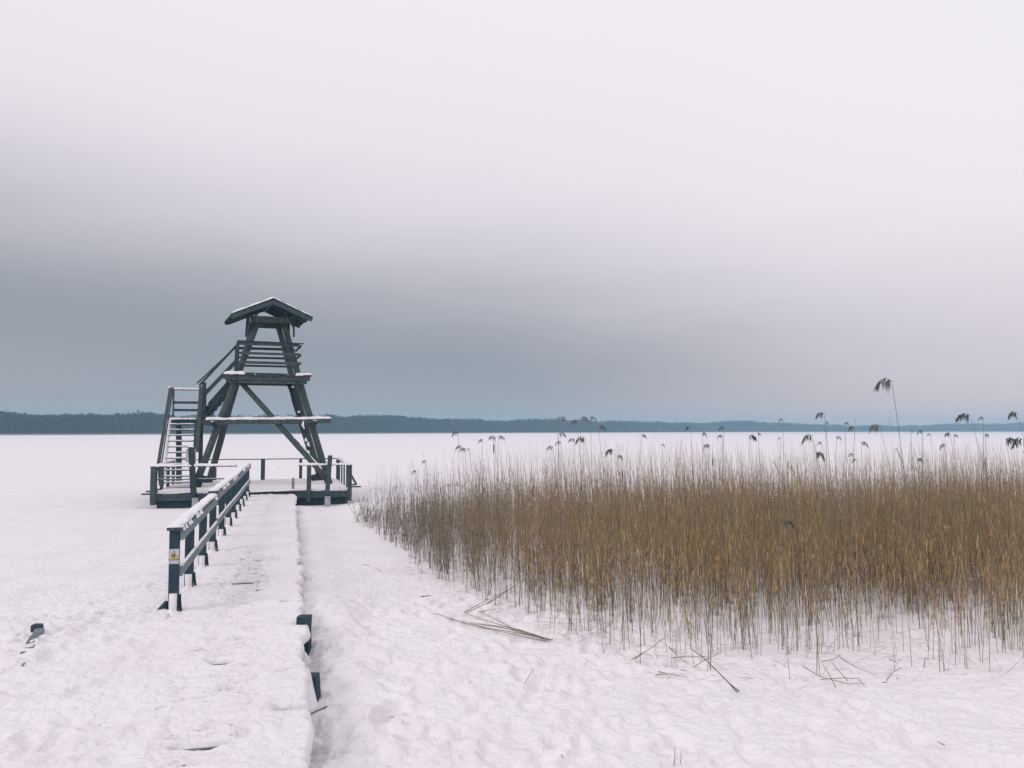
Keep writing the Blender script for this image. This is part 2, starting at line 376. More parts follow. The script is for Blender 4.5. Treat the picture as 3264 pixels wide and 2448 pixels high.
# ------------------------------------------------------------------ walkway
def walkway():
    # planks laid across
    root = empty('boardwalk', (wright(15)-WW/2, 15, 0)); tag(root, kind='structure')
    dirv = Vector((-WK, 1, 0)).normalized(); perp = Vector((dirv.y, -dirv.x, 0))
    m = MB(); s = 0.0
    p0 = Vector((wright(3.2), 3.2, 0))
    total = 24.6
    while s < total:
        c = p0 + dirv*s; wz = WZ-.045+random.uniform(-.004, .004)
        rr = random.uniform(-.02, .03)
        m.beam(c-perp*(WW*.966+.02)+Vector((0,0,wz-.02)), c+perp*rr+Vector((0,0,wz-.02)), .135, .04)
        s += .15
    m.build('planks', M['plank'], root)
    m = MB()
    for off in (.12, WW*.5, WW*.93):
        m.beam(p0-perp*off+Vector((0,0,WZ-.15)), p0+dirv*total-perp*off+Vector((0,0,WZ-.15)), .07, .15)
    m.build('bearer', M['postwood'], root)
    # snow cover
    na = 1500; nb = 66
    S = 1.2 + (total-.6)*(np.linspace(0, 1, na)**1.35); T = np.concatenate([[-.05, -.02], np.linspace(0, 1, nb-6), [1.01, 1.02, 1.02, 1.0]])
    A, B = np.meshgrid(S, T, indexing='ij')
    edge = .070*vnoise(S*3.1, S*0+3) + .03*vnoise(S*9.3, S*0+8) + .075*np.clip(vnoise(S*1.9, S*0+55), 0, 1)*2 + .012*vnoise(S*31, S*0+1) + .015
    edge = np.where(S > 14, edge*.6, edge)
    wid = WW*.966
    U = (B-1)*wid + edge[:, None]*sstep(B, .80, 1.0)                # perp coordinate: 0 at right edge
    fbase = fbm(A, U, 2.2, 4, .55)*.036 + fbm(A*1.6+7, U+3, 7.5, 3)*.020
    lum = np.clip(fbm(A+70, U*1.2, 3.2, 2)-.12, 0, 1)*.07*sstep(-A, -13, -6)
    H = WZ + .012 + fbase + lum
    # lumps at the right edge where snow hangs over the plank ends
    per = (A/.15) % 1.0
    gapw = np.exp(-((np.abs(per-.5))/.13)**2)
    Dw = 3.2 + A*dirv.y
    rub = np.exp(-((Dw-12.6)/2.6)**2)*np.exp(-((U+.72)/.36)**2)*1.15 + np.exp(-((Dw-5.6)/1.2)**2)*np.exp(-((U+.75)/.4)**2)*.30
    msk = np.clip(fbm(A*.9, U*.8, 3.1, 3, .6)+.12, 0, 1)*rub
    rc = np.clip(rub, 0, 1); st = fbm(A*5.5, U*1.6, 2.6, 4, .65)
    H = H*(1-rc) + rc*(WZ+.012+fbase*.35) - rc*np.clip(.041+st*.15, 0, .062) - gapw*rc*np.clip(.03+st*.30, 0, .06)
    H -= .020*rub*np.clip(.5+fbm(A, U, 4, 3), 0, 1)
    pits = np.clip(fbm(A*3.0+40, U*1.0, 3.6, 3, .6)-.21, 0, 1)*sstep(-Dw, -10, -8)*sstep(-U, .25, .5); H -= pits*.34
    # single clear gaps
    for (D1, u0, u1, dep) in ((5.86, -1.22, -.55, .16), (24.3, -1.0, -.5, .12), (7.9, -.80, -.55, .13), (9.2, -.55, -.3, .08), (17.0, -.9, -.5, .07), (5.2,-1.2,-.9,.06)):
        s1 = round((D1-3.2)/dirv.y/.15)*.15 - .075*0
        H -= (.024*np.exp(-((A-s1)/.08)**2)+.8*dep*np.exp(-((A-s1-.075)/.028)**2))*sstep(U, u0-.05, u0+.05)*sstep(-U, -u1-.05, -u1+.05)*(.55+.9*np.clip(.5+fbm(A*0+D1, U, 9, 3), 0, 1))
    H = H - .006 - .10*sstep(-U, 1.02, 1.30)*sstep(-Dw, -9.4, -8.8)
    H[:, -5] += .0; H[:, -4] -= .012; H[:, -3] -= .045; H[:, -2] -= .085; H[:, -1] -= .10
    H[:, 0] -= .10; H[:, 1] -= .03
    # notches where single plank ends stay bare at the right edge
    for D1 in (7.46, 6.45, 10.4):
        s1 = (D1-3.2)/dirv.y
        H -= .16*np.exp(-((A-s1)/.05)**4)*sstep(U, -.22, -.15)
    P = np.array([p0.x, p0.y])[None, None, :] + A[..., None]*np.array([dirv.x, dirv.y]) + U[..., None]*np.array([perp.x, perp.y])
    v = np.concatenate([P.reshape(-1, 2), H.reshape(-1, 1)], 1) - np.array([[root.location.x, root.location.y, 0]])
    npmesh('snow_cover', v, grid_faces(na, len(T))[:, ::-1], M['snow'], parent=root, sm=True)
walkway()

# ------------------------------------------------------------------ railing along the walkway
def railing():
    a = Vector((W(558, 1685, 9.77).x, 9.77, 0)); b = Vector((W(790, 1489, 26.5).x, 26.5, 0))
    d = (b-a).normalized(); n = Vector((d.y, -d.x, 0))
    root = empty('wooden_railing', (a.x, a.y, 0), math.atan2(d.y, d.x))
    tag(root, 'dark wooden railing with snow on its top rail along the left edge of the boardwalk', 'railing')
    at = lambda D, z, off=0: a + d*((D-a.y)/d.y) + n*off + Vector((0,0,z))
    Ds = [9.77, 11.25, 12.95, 14.6, 16.5, 18.3, 20.0, 21.6, 23.2, 24.8, 26.4]
    for i, D in enumerate(Ds):
        g0 = 1.235 if i < 1 else 1.17
        if i in (3, 5, 7): g0 = 1.27
        wpost = .108
        p = MB().beam(at(D, -.05), at(D, g0), wpost, .10, up=d).build('post', M['postwood'], root)
        # snow plastered on the near face low down, and drift at its foot
        s = MB(); hh = .17+random.uniform(-.03,.05); nrm = -d
        s.beam(at(D, WZ-.06)-d*.058, at(D, WZ+hh)-d*.054, wpost*.80, .012, up=d, n=4, jit=.004)
        s.mound(at(D, WZ-.03)-d*.12, .16, .20, .09, seg=12)
        s.build('snow', M['capsnow'], p, True)
        MB().beam(at(D, .50, .062), at(D, WZ-.04, .085), .03, .03, up=d, n=3, jit=.004).build('foot_brace', M['postwood'], p)
    # braces at the post feet on the far side of the rail
    for i, D in enumerate(Ds[:1]):
        MB().beam(at(D, .40, -.06)-d*0, at(D, .22, -.22)-d*.20, .045, .075).build('foot_brace', M['postwood'], root)
    secs = [(9.66, 14.55, 1.185), (14.5, 18.25, 1.25), (18.2, 21.6, 1.235), (21.5, 26.6, 1.255)]
    for k, (D0, D1, z) in enumerate(secs):
        t = MB().beam(at(D0+.06, z-.002, .078), at(D1, z-.002, .075), .032, .115, n=5, jit=.003).build('top_rail', M['board'], root)
        MB().beam(at(D0, z+.075, 0), at(D1, z+.075, 0), .15, .035, n=5, jit=.002).build('cap_rail', M['railwood'], root)
        s = MB().cap(at(D0+.02, z+.094, .0), at(D1+.0, z+.094, .0), .140, .026, n=int((D1-D0)/.05), over=.004, rag=.7, gap=.12)
        # lumps hanging over the walkway side
        for q in range(int((D1-D0)*2.2)):
            DD = random.uniform(D0+.1, D1-.1); s.mound(at(DD, z+.045, .085), .03, random.uniform(.04, .12), .05, rz=math.atan2(d.x, d.y)*-1, seg=14, rings=6, low=.0)
        s.build('snow', M['capsnow'], t, True)
        m = MB().beam(at(D0+.08, .76+(z-1.19)*.5, .076), at(D1-.04, .76+(z-1.19)*.5, .074), .03, .105, n=5, jit=.003).build('mid_rail', M['board'], root)
        MB().cap(at(D0+.08, .765+.062+(z-1.19)*.5, .076), at(D1-.04, .765+.062+(z-1.19)*.5, .076), .032, .012, over=.002, rag=.6).build('snow', M['capsnow'], m, True)
    # warning plate on the first post
    D = 9.77; fr = -d
    c = at(D, 0) - d*.0505
    zt, zb = W(558, 1748, D).z, W(558, 1795, D).z
    sign = MB().beam(c+Vector((0,0,zb))-d*.004, c+Vector((0,0,zt))-d*.004, .114, .006, up=d).build('warning_sign', M['white'], root)
    def tri(x0, z0, sc, lift, nm, mt):
        q = MB(); side = Vector((d.y, -d.x, 0)); o = c - d*(.0075+lift)
        pts = [o+side*(-.054*sc+x0)+Vector((0,0,z0)), o+side*(.054*sc+x0)+Vector((0,0,z0)), o+side*x0+Vector((0,0,z0+.115*sc))]
        q.add(pts+[p+d*.002 for p in pts], [[0,1,2],[5,4,3],[0,3,4,1],[1,4,5,2],[2,5,3,0]]); q.build(nm, mt, sign)
    z0 = zt-.012-.115
    tri(0, z0, 1.0, 0, 'border', M['black']); tri(0, z0+.009, .84, .0026, 'triangle', M['yellow'])
    q = MB(); side = Vector((d.y, -d.x, 0)); o = c - d*.0135+Vector((0,0,z0+.03))
    P = lambda u, v: o+side*u+Vector((0,0,v))
    q.tube([P(.002,.045), P(.0021,.0452), P(.004,.048)], [.005,.007,.004], 8)
    q.tube([P(-.002,.036), P(.006,.022), P(.014,.012)], [.006,.006,.004], 6)
    q.tube([P(-.002,.034), P(-.014,.028), P(-.018,.020)], .003, 6); q.tube([P(0,.034), P(.014,.034)], .003, 6)
    q.tube([P(.006,.022), P(-.006,.014), P(-.016,.004)], .004, 6); q.tube([P(-.02,-.004), P(-.008,-.001), P(.006,-.006), P(.018,-.003)], .0025, 6)
    q.build('slipping_figure', M['black'], sign)
railing()

# ------------------------------------------------------------------ deck on the ice
AD = math.radians(15.6); DO = Vector((-11.26, 26.35, 0)); DZ = .42
def DK(u, v, z=0): return DO + Vector((math.cos(AD)*u - math.sin(AD)*v, math.sin(AD)*u + math.cos(AD)*v, z))
def deck():
    root = empty('wooden_deck', DO, AD); tag(root, 'low square timber deck on the frozen lake, carrying the lookout tower, with snowy railings', 'deck')
    U, V = 6.05, 6.1
    m = MB(); k = 0.0
    while k < V-.1: m.beam(DK(.03, k+.08, DZ-.03), DK(U-.03, k+.08, DZ-.03), .14, .04); k += .155
    m.build('floor', M['plank'], root)
    for (a, b) in (((0, 0), (2.75, 0)), ((4.35, 0), (U, 0)), ((0, V), (U, V)), ((0, 0), (0, V)), ((U, 0), (U, V))):
        A, B = DK(*a, DZ-.15), DK(*b, DZ-.15); e = (B-A).normalized()*.03
        MB().beam(A-e, B+e, .06, .21, n=4, jit=.004).build('fascia', M['railwood'], root)
    MB().beam(DK(2.8, .05, DZ-.18), DK(4.3, .05, DZ-.18), .05, .20).build('threshold', M['darkwood'], root)
    m = MB()
    for u in (.35, 2.0, 3.9, U-.35):
        m.beam(DK(u, .4, -.0), DK(u, V-.3, -.0), .3, .30)
    m.build('float_beam', M['postwood'], root)
    m = MB()                        # very dark boards set back under the floor, standing in for the gap's shade
    for v in (.12, 1.6, 3.0, 4.4, 5.8): m.beam(DK(.06, v, .05), DK(U-.06, v, .05), .10, .27)
    m.build('shade_skirt', M['postwood'], root)
    # snow on the floor
    n1, n2 = 120, 120; uu, vv = np.meshgrid(np.linspace(.01, U-.01, n1), np.linspace(-.02, V, n2))
    h = DZ + .035 + fbm(uu, vv, .9, 4)*.045 + fbm(uu+9, vv, 4.5, 3)*.012
    ed = np.minimum(np.minimum(uu, U-uu), np.minimum(vv+.02, V-vv)); h -= .045*np.exp(-(ed/.05)**2)
    path = np.exp(-((uu-3.4)/.8)**2)*.03; h -= path*(.4+fbm(uu, vv, 3, 3))
    v3 = np.stack([uu.ravel(), vv.ravel(), h.ravel()], 1)
    npmesh('snow', v3, grid_faces(n2, n1), M['snow'], parent=root, sm=True)
    RT = 1.25
    def post(u, v, top=RT, w_=.09, b=.05, mt='railwood', du=0, name='post'):
        return MB().beam(DK(u, v, b), DK(u+du, v, top), w_, w_, up=(0,1,0), n=3, jit=.003).build(name, M[mt], root)
    def rail(a, b, z, w_=.10, h_=.04, snow=.035, z2=None, name='rail'):
        z2 = z if z2 is None else z2
        r = MB().beam(DK(*a, z), DK(*b, z2), w_, h_, n=4, jit=.004).build(name, M['railwood'], root)
        if snow: MB().cap(DK(*a, z+h_/2-.004), DK(*b, z2+h_/2-.004), w_, snow).build('snow', M['capsnow'], r, True)
    # front left
    post(-.03, -.03, w_=.16); rail((-.15, -.04), (2.45, -.04), RT, .13, .05, .055)
    rail((.05, .02), (2.3, .02), .84, .04, .04, .008)
    # front right
    post(4.72, -.03, w_=.12); post(U, -.03, w_=.12); rail((4.35, -.03), (U+.06, -.03), RT-.005, .12, .035, .05)
    # right side: close set posts
    for v in (1.25, 2.5, 3.75, 5.0): post(U, v, w_=.05)
    rail((U, .03), (U, V), RT, .12, .04, .05)
    # back
    for u in (.0, 1.35, 3.15, 4.6, U): post(u, V, w_=.13 if u in (3.15,) else .10)
    rail((0, V), (U, V), RT+.0, .06, .035, .0)
    # left side
    for v in (1.6, 3.2, 4.7): post(0, v)
    rail((0, .03), (0, V), RT, .10, .04, .04)
    # outrigger planks and the raking brace
    for (u0, u1, v, z) in ((U+.02, U+.42, .55, .47), (-.42, 0.0, .25, .37), (-.36, 0, .75, .42), (-.22, 0, 1.4, .44)):
        MB().beam(DK(u0, v, z), DK(u1, v, z), .12, .045).build('outrigger', M['railwood'], root)
    MB().beam(DK(U+.05, 1.2, 1.0), DK(U+.33, 1.2, .50), .05, .07).build('brace', M['railwood'], root)
    MB().beam(DK(U+.05, 1.2, .50), DK(U+.33, 1.2, .50), .05, .05).build('brace', M['railwood'], root)
    # stake beside the entrance
    s = MB().beam(DK(4.22, .15, .35), DK(4.22, .15, .82), .07, .06, up=(0,1,0)).build('stake', M['straw'], root)
deck()
def mooring(px0, py0, px1, py1, D, wd, label, foot):
    a = W(px1, py1, D); b = W(px0, py0, D); root = empty('timber_post', (a.x, a.y, 0)); tag(root, label, 'post')
    MB().beam((a.x, a.y, -.05), a, wd, wd, up=(0,1,0)).build('base', M['postwood'], root)
    p = MB().beam(a, b, wd, wd, up=(0,1,0), n=5, jit=.004).build('shaft', M['railwood' if px0 > 800 else 'darkwood'], root)
    MB().cap(b+Vector((-wd/2, 0, 0)), b+Vector((wd/2, 0, 0)), wd, .035, n=5).build('snow', M['capsnow'], p, True)
    MB().beam((foot[0], D-.16, -.05), (foot[0], D-.16, foot[1]), .17, .1, up=(0,1,0), n=3, jit=.006).build('footing', M['stub'], root)
    return root
p1 = mooring(609, 1424, 618, 1590, 26.6, .145, 'leaning dark post at the left of the deck front, carrying a pale square board', (W(621,1590,26.4).x, .26))
bx0, bx1, bz0, bz1 = W(594,1431,26.75).x, W(626,1431,26.75).x, W(600,1474,26.75).z, W(600,1431,26.75).z
MB().beam(((bx0+bx1)/2, 26.72, bz0), ((bx0+bx1)/2, 26.72, bz1), bx1-bx0, .02, up=(0,1,0)).build('board', M['white'], p1)
mooring(1053, 1450, 1043, 1575, 27.4, .125, 'tall grey post rising above the front right railing of the deck', (W(1043,1590,27.2).x, .24))

# ------------------------------------------------------------------ lookout tower
AT = math.radians(20); TO = Vector((-8.86, 29.8, 0))
def TW(u, v, z): 
    u = u + (z-.4)*.028
    return TO + Vector((math.cos(AT)*u - math.sin(AT)*v, math.sin(AT)*u + math.cos(AT)*v, z))
def tower():
    root = empty('lookout_tower', TO, AT)
    tag(root, 'timber lookout tower on log legs with snowy gable roof and two flights of stairs', 'tower')
    hw = lambda z: 2.30 + (0.455-2.30)*(z-.42)/(6.26-.42)
    hr = lambda z: 2.05 + (0.47-2.05)*(z-.42)/(6.26-.42)
    ur = lambda z: .20 - .30*(z-.42)/5.8
    vf = lambda z: .0 + .12*(z-.4)/5.8
    vr = lambda z: 1.95 - .62*(z-.4)/5.8
    for s in (-1, 1):
        MB().log(TW(s*hw(.25), vf(.3), .25), TW(s*hw(6.45), vf(6.4), 6.45), .130, .105, n=10).build('leg', M['log'], root, True)
        MB().log(TW(s*hr(.25)+ur(.25), vr(.3), .25), TW(s*hr(6.45)+ur(6.45), vr(6.4), 6.45), .128, .102, n=10).build('leg', M['log'], root, True)
        for f, vv in ((hw, vf), (hr, vr)):
            MB().beam(TW(s*f(.5)+.02, vv(.4)-.20, .36), TW(s*f(.5)+.02-s*.1, vv(.4)-.17, .70), .26, .10, up=(0,1,0)).build('foot_block', M['darkwood'], root)
    # tie beam near the top
    for v in (-.17, 1.55):
        MB().beam(TW(-.72, v, 6.36), TW(.72, v, 6.36), .08, .22, n=3, jit=.003).build('tie_beam', M['log'], root)
    # knee struts
    for s in (-1, 1):
        MB().beam(TW(s*.80, -.25, 5.76), TW(s*.76, -.25, 6.62), .06, .06, up=(0,1,0)).build('strut', M['darkwood'], root)
        MB().beam(TW(s*.80, -.25, 6.05), TW(s*.45, -.25, 6.62), .05, .07, up=(0,1,0)).build('strut', M['log'], root)
        MB().beam(TW(s*.78, 1.6, 5.9), TW(s*.76, 1.6, 6.62), .06, .06, up=(0,1,0)).build('strut', M['darkwood'], root)
    # diagonal brace
    a, b = W(764, 1214, 29.62), W(1034, 1516, 30.25)
    br = MB().log(a, b, .09, .11, n=10).build('brace', M['log'], root, True)
    q0 = a.lerp(b, .62); q1 = a.lerp(b, .97); up = Vector((0,0,1))
    MB().cap(q0+up*.125, q1+up*.135, .10, .03, gap=.4).build('snow', M['capsnow'], br, True)
    # side braces, front leg to rear leg
    br2 = MB().log(W(923, 1226, 31.0), W(986, 1432, 30.1), .085, .10).build('brace', M['darkwood'], root, True)
    for (x, y, w_, h_) in ((932,1232,9,4),(951,1312,8,5),(965,1355,9,26),(974,1402,10,12),(982,1416,9,16)):
        c = W(x, y, 29.93); c2 = W(x+2, y-h_/2, 29.93); c3 = W(x+5, y+h_/2, 29.93); MB().tube([c2, c, c3], [w_*.0022, w_*.0055, w_*.002], 8, .15).build('snow', M['capsnow'], br2, True)
    # cross logs running front to back, their round ends showing
    for (u, z) in ((-1.14, 4.10), (.98, 4.12), (-1.82, 2.62), (1.66, 2.66)):
        v0 = -.36 if z > 4 else -.40
        l = MB().log(TW(u, v0, z), TW(u*.96, 2.35, z), .085 if z > 4 else .095, n=5).build('cross_log', M['darkwood'], root, True)
        MB().cap(TW(u, v0, z+.075), TW(u, v0+.20, z+.075), .10, .03, n=5).build('snow', M['capsnow'], l, True)
    # lower cross beam with snow on top
    a, b = W(640, 1346, 28.95), W(1055, 1341, 30.35)
    lb = MB().beam(a, b, .10, .17, n=8, jit=.005).build('cross_beam', M['log'], root)
    a2 = W(655, 1336.5, 28.99)
    MB().cap(a2, b+up*.09, .11, .065, rag=.45).build('snow', M['capsnow'], lb, True)
    bb = MB().beam(TW(-1.7, 2.1, 2.72), TW(1.75, 2.1, 2.72), .10, .17, n=4).build('cross_beam', M['log'], root)
    # ---- platform
    pl = MB()
    u = -1.52
    while u < 1.40:
        pl.beam(TW(u+.07, -.42, 4.37+random.uniform(-.012,.012)), TW(u+.07, 2.35, 4.37), .125, .045); u += .135
    plo = pl.build('platform', M['darkwood'], root)
    MB().beam(TW(-.86, -.435, 4.375), TW(.93, -.435, 4.36), .04, .10, n=5, jit=.004).build('edge_board', M['darkwood'], plo)
    MB().beam(TW(-1.52, -.36, 4.26), TW(1.42, -.36, 4.26), .08, .17, n=6, jit=.004).build('bearer', M['log'], plo)
    MB().beam(TW(-1.38, -.30, 4.12), TW(1.32, -.30, 4.12), .10, .13, n=4, jit=.004).build('bearer', M['log'], plo)
    MB().beam(TW(-1.40, 2.2, 4.22), TW(1.32, 2.2, 4.22), .10, .22, n=4).build('bearer', M['log'], plo)
    sn = MB().cap(TW(-1.54, -.38, 4.385), TW(-.82, -.38, 4.385), .20, .075).cap(TW(-.84, -.38, 4.375), TW(.92, -.38, 4.375), .12, .035, rag=.3).cap(TW(.90, -.38, 4.375), TW(1.46, -.38, 4.405), .18, .07)
    sn.beam(TW(-1.4, .9, 4.40), TW(1.38, .9, 4.40), 2.3, .03, n=3)
    sn.build('snow', M['capsnow'], plo, True)
    MB().beam(TW(.98, -.42, 4.37), TW(1.46, -.42, 4.37), .06, .10, n=3, jit=.01).build('broken_plank', M['log'], plo)
    # ---- platform guard boards
    for z, e0, e1, hh in ((5.475, -1.10, 1.02, .125), (5.13, -1.06, 1.03, .09), (4.80, -1.07, 1.10, .095)):
        MB().beam(TW(e0, -.20, z), TW(e1, -.20, z), .03, hh, n=4, jit=.003).build('guard_board', M['railwood'], root)
    MB().beam(TW(-1.12, -.215, 5.555), TW(1.16, -.215, 5.53), .12, .03, n=4, jit=.004).build('guard_rail', M['darkwood'], root)
    for z, hh in ((5.50, .10), (5.15, .085), (4.84, .075)):
        MB().beam(TW(-1.14, 1.95, z), TW(1.05, 1.95, z), .03, hh, n=4, jit=.003).build('guard_board', M['darkwood'], root)
    MB().beam(TW(-1.09, -.16, 4.40), TW(-1.10, -.16, 5.53), .09, .07, up=(0,1,0)).build('guard_post', M['darkwood'], root)
    MB().beam(TW(-1.09, 1.90, 4.40), TW(-1.10, 1.90, 5.53), .07, .07, up=(0,1,0)).build('guard_post', M['darkwood'], root)
    for z in (5.45, 5.12, 4.82):
        MB().beam(TW(1.08, -.18, z), TW(1.08, 1.95, z), .03, .09).build('guard_board', M['darkwood'], root)
    # ---- roof
    v0, v1, E, ze, zr = -.82, 1.66, 1.385, 6.43, 7.04
    TW0 = TW
    def RW(u, v, z): return TW0(u-(v+.82)*.075, v, z)
    roof = None
    for s in (-1, 1):
        m = MB(); nb = 10
        for i in range(nb):
            t0, t1 = i/nb, (i+1)/nb
            A = RW(0, v0, zr).lerp(RW(s*E, v0, ze), (t0+t1)/2); B = RW(0, v1, zr).lerp(RW(s*E, v1, ze), (t0+t1)/2)
            sl = (RW(s*E, v0, ze)-RW(0, v0, zr)); nrm = sl.cross(B-A).normalized(); nrm = nrm if nrm.z > 0 else -nrm
            m.beam(A-nrm*.003*(i % 2)+ (A-B).normalized()*random.uniform(0,.03), B-nrm*.003*(i % 2), sl.length/nb*.98, .03, up=nrm)
        rf = m.build('roof', M['darkwood'], root)
        # barge boards front and back, rafters below
        A = RW(-s*.03, v0+.03, zr-.11); B = RW(s*(E-.02), v0+.03, ze-.09)
        MB().beam(A, B, .03, .15, n=5, jit=.003).build('barge_board', M['railwood'], rf)
        MB().beam(RW(-s*.03, v1-.03, zr-.08), RW(s*(E-.02), v1-.03, ze-.07), .03, .11).build('barge_board', M['darkwood'], rf)
        for v in (-.16, .72, 1.45):
            MB().beam(RW(0, v, zr-.09), RW(s*(E-.1), v, ze-.07), .06, .13).build('rafter', M['darkwood'], rf)
        MB().beam(RW(s*.86, v0+.1, ze+.14), RW(s*.86, v1-.1, ze+.14), .10, .10).build('purlin', M['darkwood'], rf)
        # snow blanket
        n1, n2 = 40, 50; vs = []
        sl = RW(s*E, v0, ze)-RW(0, v0, zr); al = RW(0, v1, zr)-RW(0, v0, zr)
        for i in range(n1+1):
            for j in range(n2+1):
                x, y = i/n1, j/n2; p = RW(0, v0, zr)+sl*x+al*y
                e = min(x*3+.7 if x < .1 else 1, (1-x)*14, y*18, (1-y)*18, 1); th = .02+.05*math.sqrt(max(0, e))+.012*math.sin(x*17+y*9)+random.uniform(-.003,.003)
                if e <= 0.001: th = .012
                vs.append(p+Vector((0,0,th)))
        sm_ = MB().add(vs, [[i*(n2+1)+j, i*(n2+1)+j+1, (i+1)*(n2+1)+j+1, (i+1)*(n2+1)+j] for i in range(n1) for j in range(n2)]); sm_.build('snow', M['capsnow'], rf, True)
    MB().beam(RW(0, v0+.1, zr-.12), RW(0, v1-.05, zr-.12), .08, .12).build('ridge_beam', M['darkwood'], root)
    # ---- landing
    Lz = 2.80
    tl, tr = W(546, 1330, 29.9), W(626, 1330, 29.9); vd = Vector((-math.sin(AT)*.8, math.cos(AT), 0)).normalized()
    ud = Vector((vd.y, -vd.x, 0))
    wd = .90; base = Vector((tl.x, 29.75, 0))
    LP = lambda u, v, z: base + ud*u + vd*v + Vector((0,0,z))
    m = MB()
    for i in range(7): m.beam(LP(-.03, .07+i*.14, Lz-.02), LP(wd+.12, .07+i*.14, Lz-.02), .13, .04)
    land = m.build('landing', M['darkwood'], root)
    MB().beam(LP(0, -.01, Lz-.13), LP(wd+.3, -.01, Lz-.13), .05, .18).build('bearer', M['darkwood'], land)
    MB().beam(LP(0, .95, Lz-.13), LP(wd+1.0, .95, Lz-.13), .06, .18).build('bearer', M['darkwood'], land)
    MB().cap(LP(-.02, .05, Lz), LP(wd, .05, Lz), .14, .05).cap(LP(-.02, .5, Lz-.005), LP(wd, .5, Lz-.005), .8, .035).build('snow', M['capsnow'], land, True)
    MB().beam(LP(.28, .9, .3), LP(.22, .9, Lz-.1), .17, .12, up=(0,1,0), n=4, jit=.004).build('support_post', M['darkwood'], root)
    MB().beam(LP(wd+.1, .9, .3), LP(wd+.1, .9, Lz-.1), .12, .12, up=(0,1,0)).build('support_post', M['darkwood'], root)
    # landing guard
    zt = Lz+1.10
    g1 = MB().beam(LP(-.02, .98, zt), LP(wd+.1, .98, zt), .05, .05).build('guard_rail', M['railwood'], land)
    MB().cap(LP(-.02, .98, zt+.02), LP(wd+.05, .98, zt+.02), .06, .045).build('snow', M['capsnow'], g1, True)
    g1 = MB().beam(LP(-.03, .0, zt), LP(-.03, .98, zt), .05, .05).build('guard_rail', M['railwood'], land)
    MB().cap(LP(-.03, .0, zt+.02), LP(-.03, .98, zt+.02), .06, .045).build('snow', M['capsnow'], g1, True)
    for z in (Lz+.62, Lz+.34): MB().beam(LP(-.02, .99, z), LP(wd+.08, .99, z), .03, .09).build('guard_board', M['railwood'], land)
    MB().beam(LP(.02, .93, Lz-.2), LP(.02, .93, zt), .05, .05, up=(0,1,0)).build('guard_post', M['railwood'], land)
    MB().beam(LP(wd+.16, .95, Lz-.1), LP(wd+.18, .95, zt+.05), .15, .10, up=(0,1,0)).build('guard_post', M['darkwood'], land)
    # ---- lower flight, coming down towards the boardwalk
    nst = 12; z0 = DZ+.02; run = 1.80
    fl = empty_part = None
    st0 = LP(0, 0, 0); rise = (Lz-z0)/nst
    SP = lambda u, k, dz=0: LP(u - .05*(k/nst)*.0, -run*k/nst, Lz - rise*k + dz)
    strg = MB()
    strg.beam(SP(-.02, 0, -.12), SP(-.02, nst, -.06), .045, .22, n=3).beam(SP(wd-.0, 0, -.12), SP(wd-.0, nst, -.06), .045, .22, n=3)
    flight = strg.build('stair_flight', M['darkwood'], root)
    for k in range(1, nst):
        t = MB().beam(SP(0, k), SP(wd-.03, k), .20, .04).build('tread', M['railwood'], flight)
        MB().cap(SP(.0, k, .02), SP(wd-.03, k, .02), .20, .028, rag=.5).build('snow', M['capsnow'], t, True)
    # snow on the left stringer
    MB().cap(SP(.0, .3, .03), SP(.0, nst-.3, .06), .12, .06, rag=.5).cap(SP(wd-.02, 7, .02), SP(wd-.02, nst-.3, .05), .06, .04, rag=.6, gap=.3).build('snow', M['capsnow'], flight, True)
    # handrails of the lower flight: broad boards following the slope
    for (p0, p1, wdt) in ((W(505, 1480, 27.95), W(544, 1236, 29.8), .115), (W(627, 1440, 28.0), W(641, 1232, 29.7), .125)):
        MB().beam(p0, p1, wdt, .04, up=(0, .3, 1), n=5, jit=.003).build('handrail', M['log'], flight)
    MB().beam(W(515, 1478, 27.95), W(552, 1236, 29.95), .035, .05).build('handrail', M['railwood'], flight)
    MB().beam(W(633, 1437, 28.1), W(646, 1240, 29.85), .05, .05).build('handrail', M['darkwood'], flight)
    MB().beam(SP(-.06, nst-1, -.1), W(507, 1470, 28.0), .09, .06, up=(0,1,0)).build('newel', M['darkwood'], flight)
    # ---- upper flight, rising right to the platform
    a, b = W(646, 1322, 30.3), W(748, 1206, 30.3)
    stg = MB().beam(a, b, .05, .26, n=3).beam(a+Vector((-.2,.85,0)), b+Vector((-.2,.85,0)), .05, .26, n=3)
    f2 = stg.build('stair_flight', M['darkwood'], root)
    for k in range(1, 8):
        p = a.lerp(b, k/8.0)+Vector((.07, 0, -.06))
        MB().beam(p+Vector((0,-.03,0)), p+Vector((-.2,.9,0)), .24, .035).build('tread', M['darkwood'], f2)
        MB().beam(p+Vector((.09,0,-.10)), p+Vector((.09,.06,-.02)), .10, .12, up=(0,0,1)).build('bracket', M['darkwood'], f2)
    MB().beam(W(636, 1228, 30.2), W(757, 1098, 29.9), .06, .06).build('handrail', M['darkwood'], f2)
    MB().beam(W(651, 1258, 30.2), W(752, 1152, 29.9), .03, .14).build('handrail', M['darkwood'], f2)
    MB().beam(W(628, 1222, 31.1), W(752, 1106, 31.0), .04, .05).build('handrail', M['darkwood'], f2)
    MB().beam(W(651, 1310, 30.2), W(651, 1219, 30.2), .12, .08, up=(0,1,0)).build('newel', M['darkwood'], f2)
    MB().cap(W(648, 1303, 30.28), W(665, 1288, 30.28), .06, .05, n=6).build('snow', M['capsnow'], f2, True)
tower()

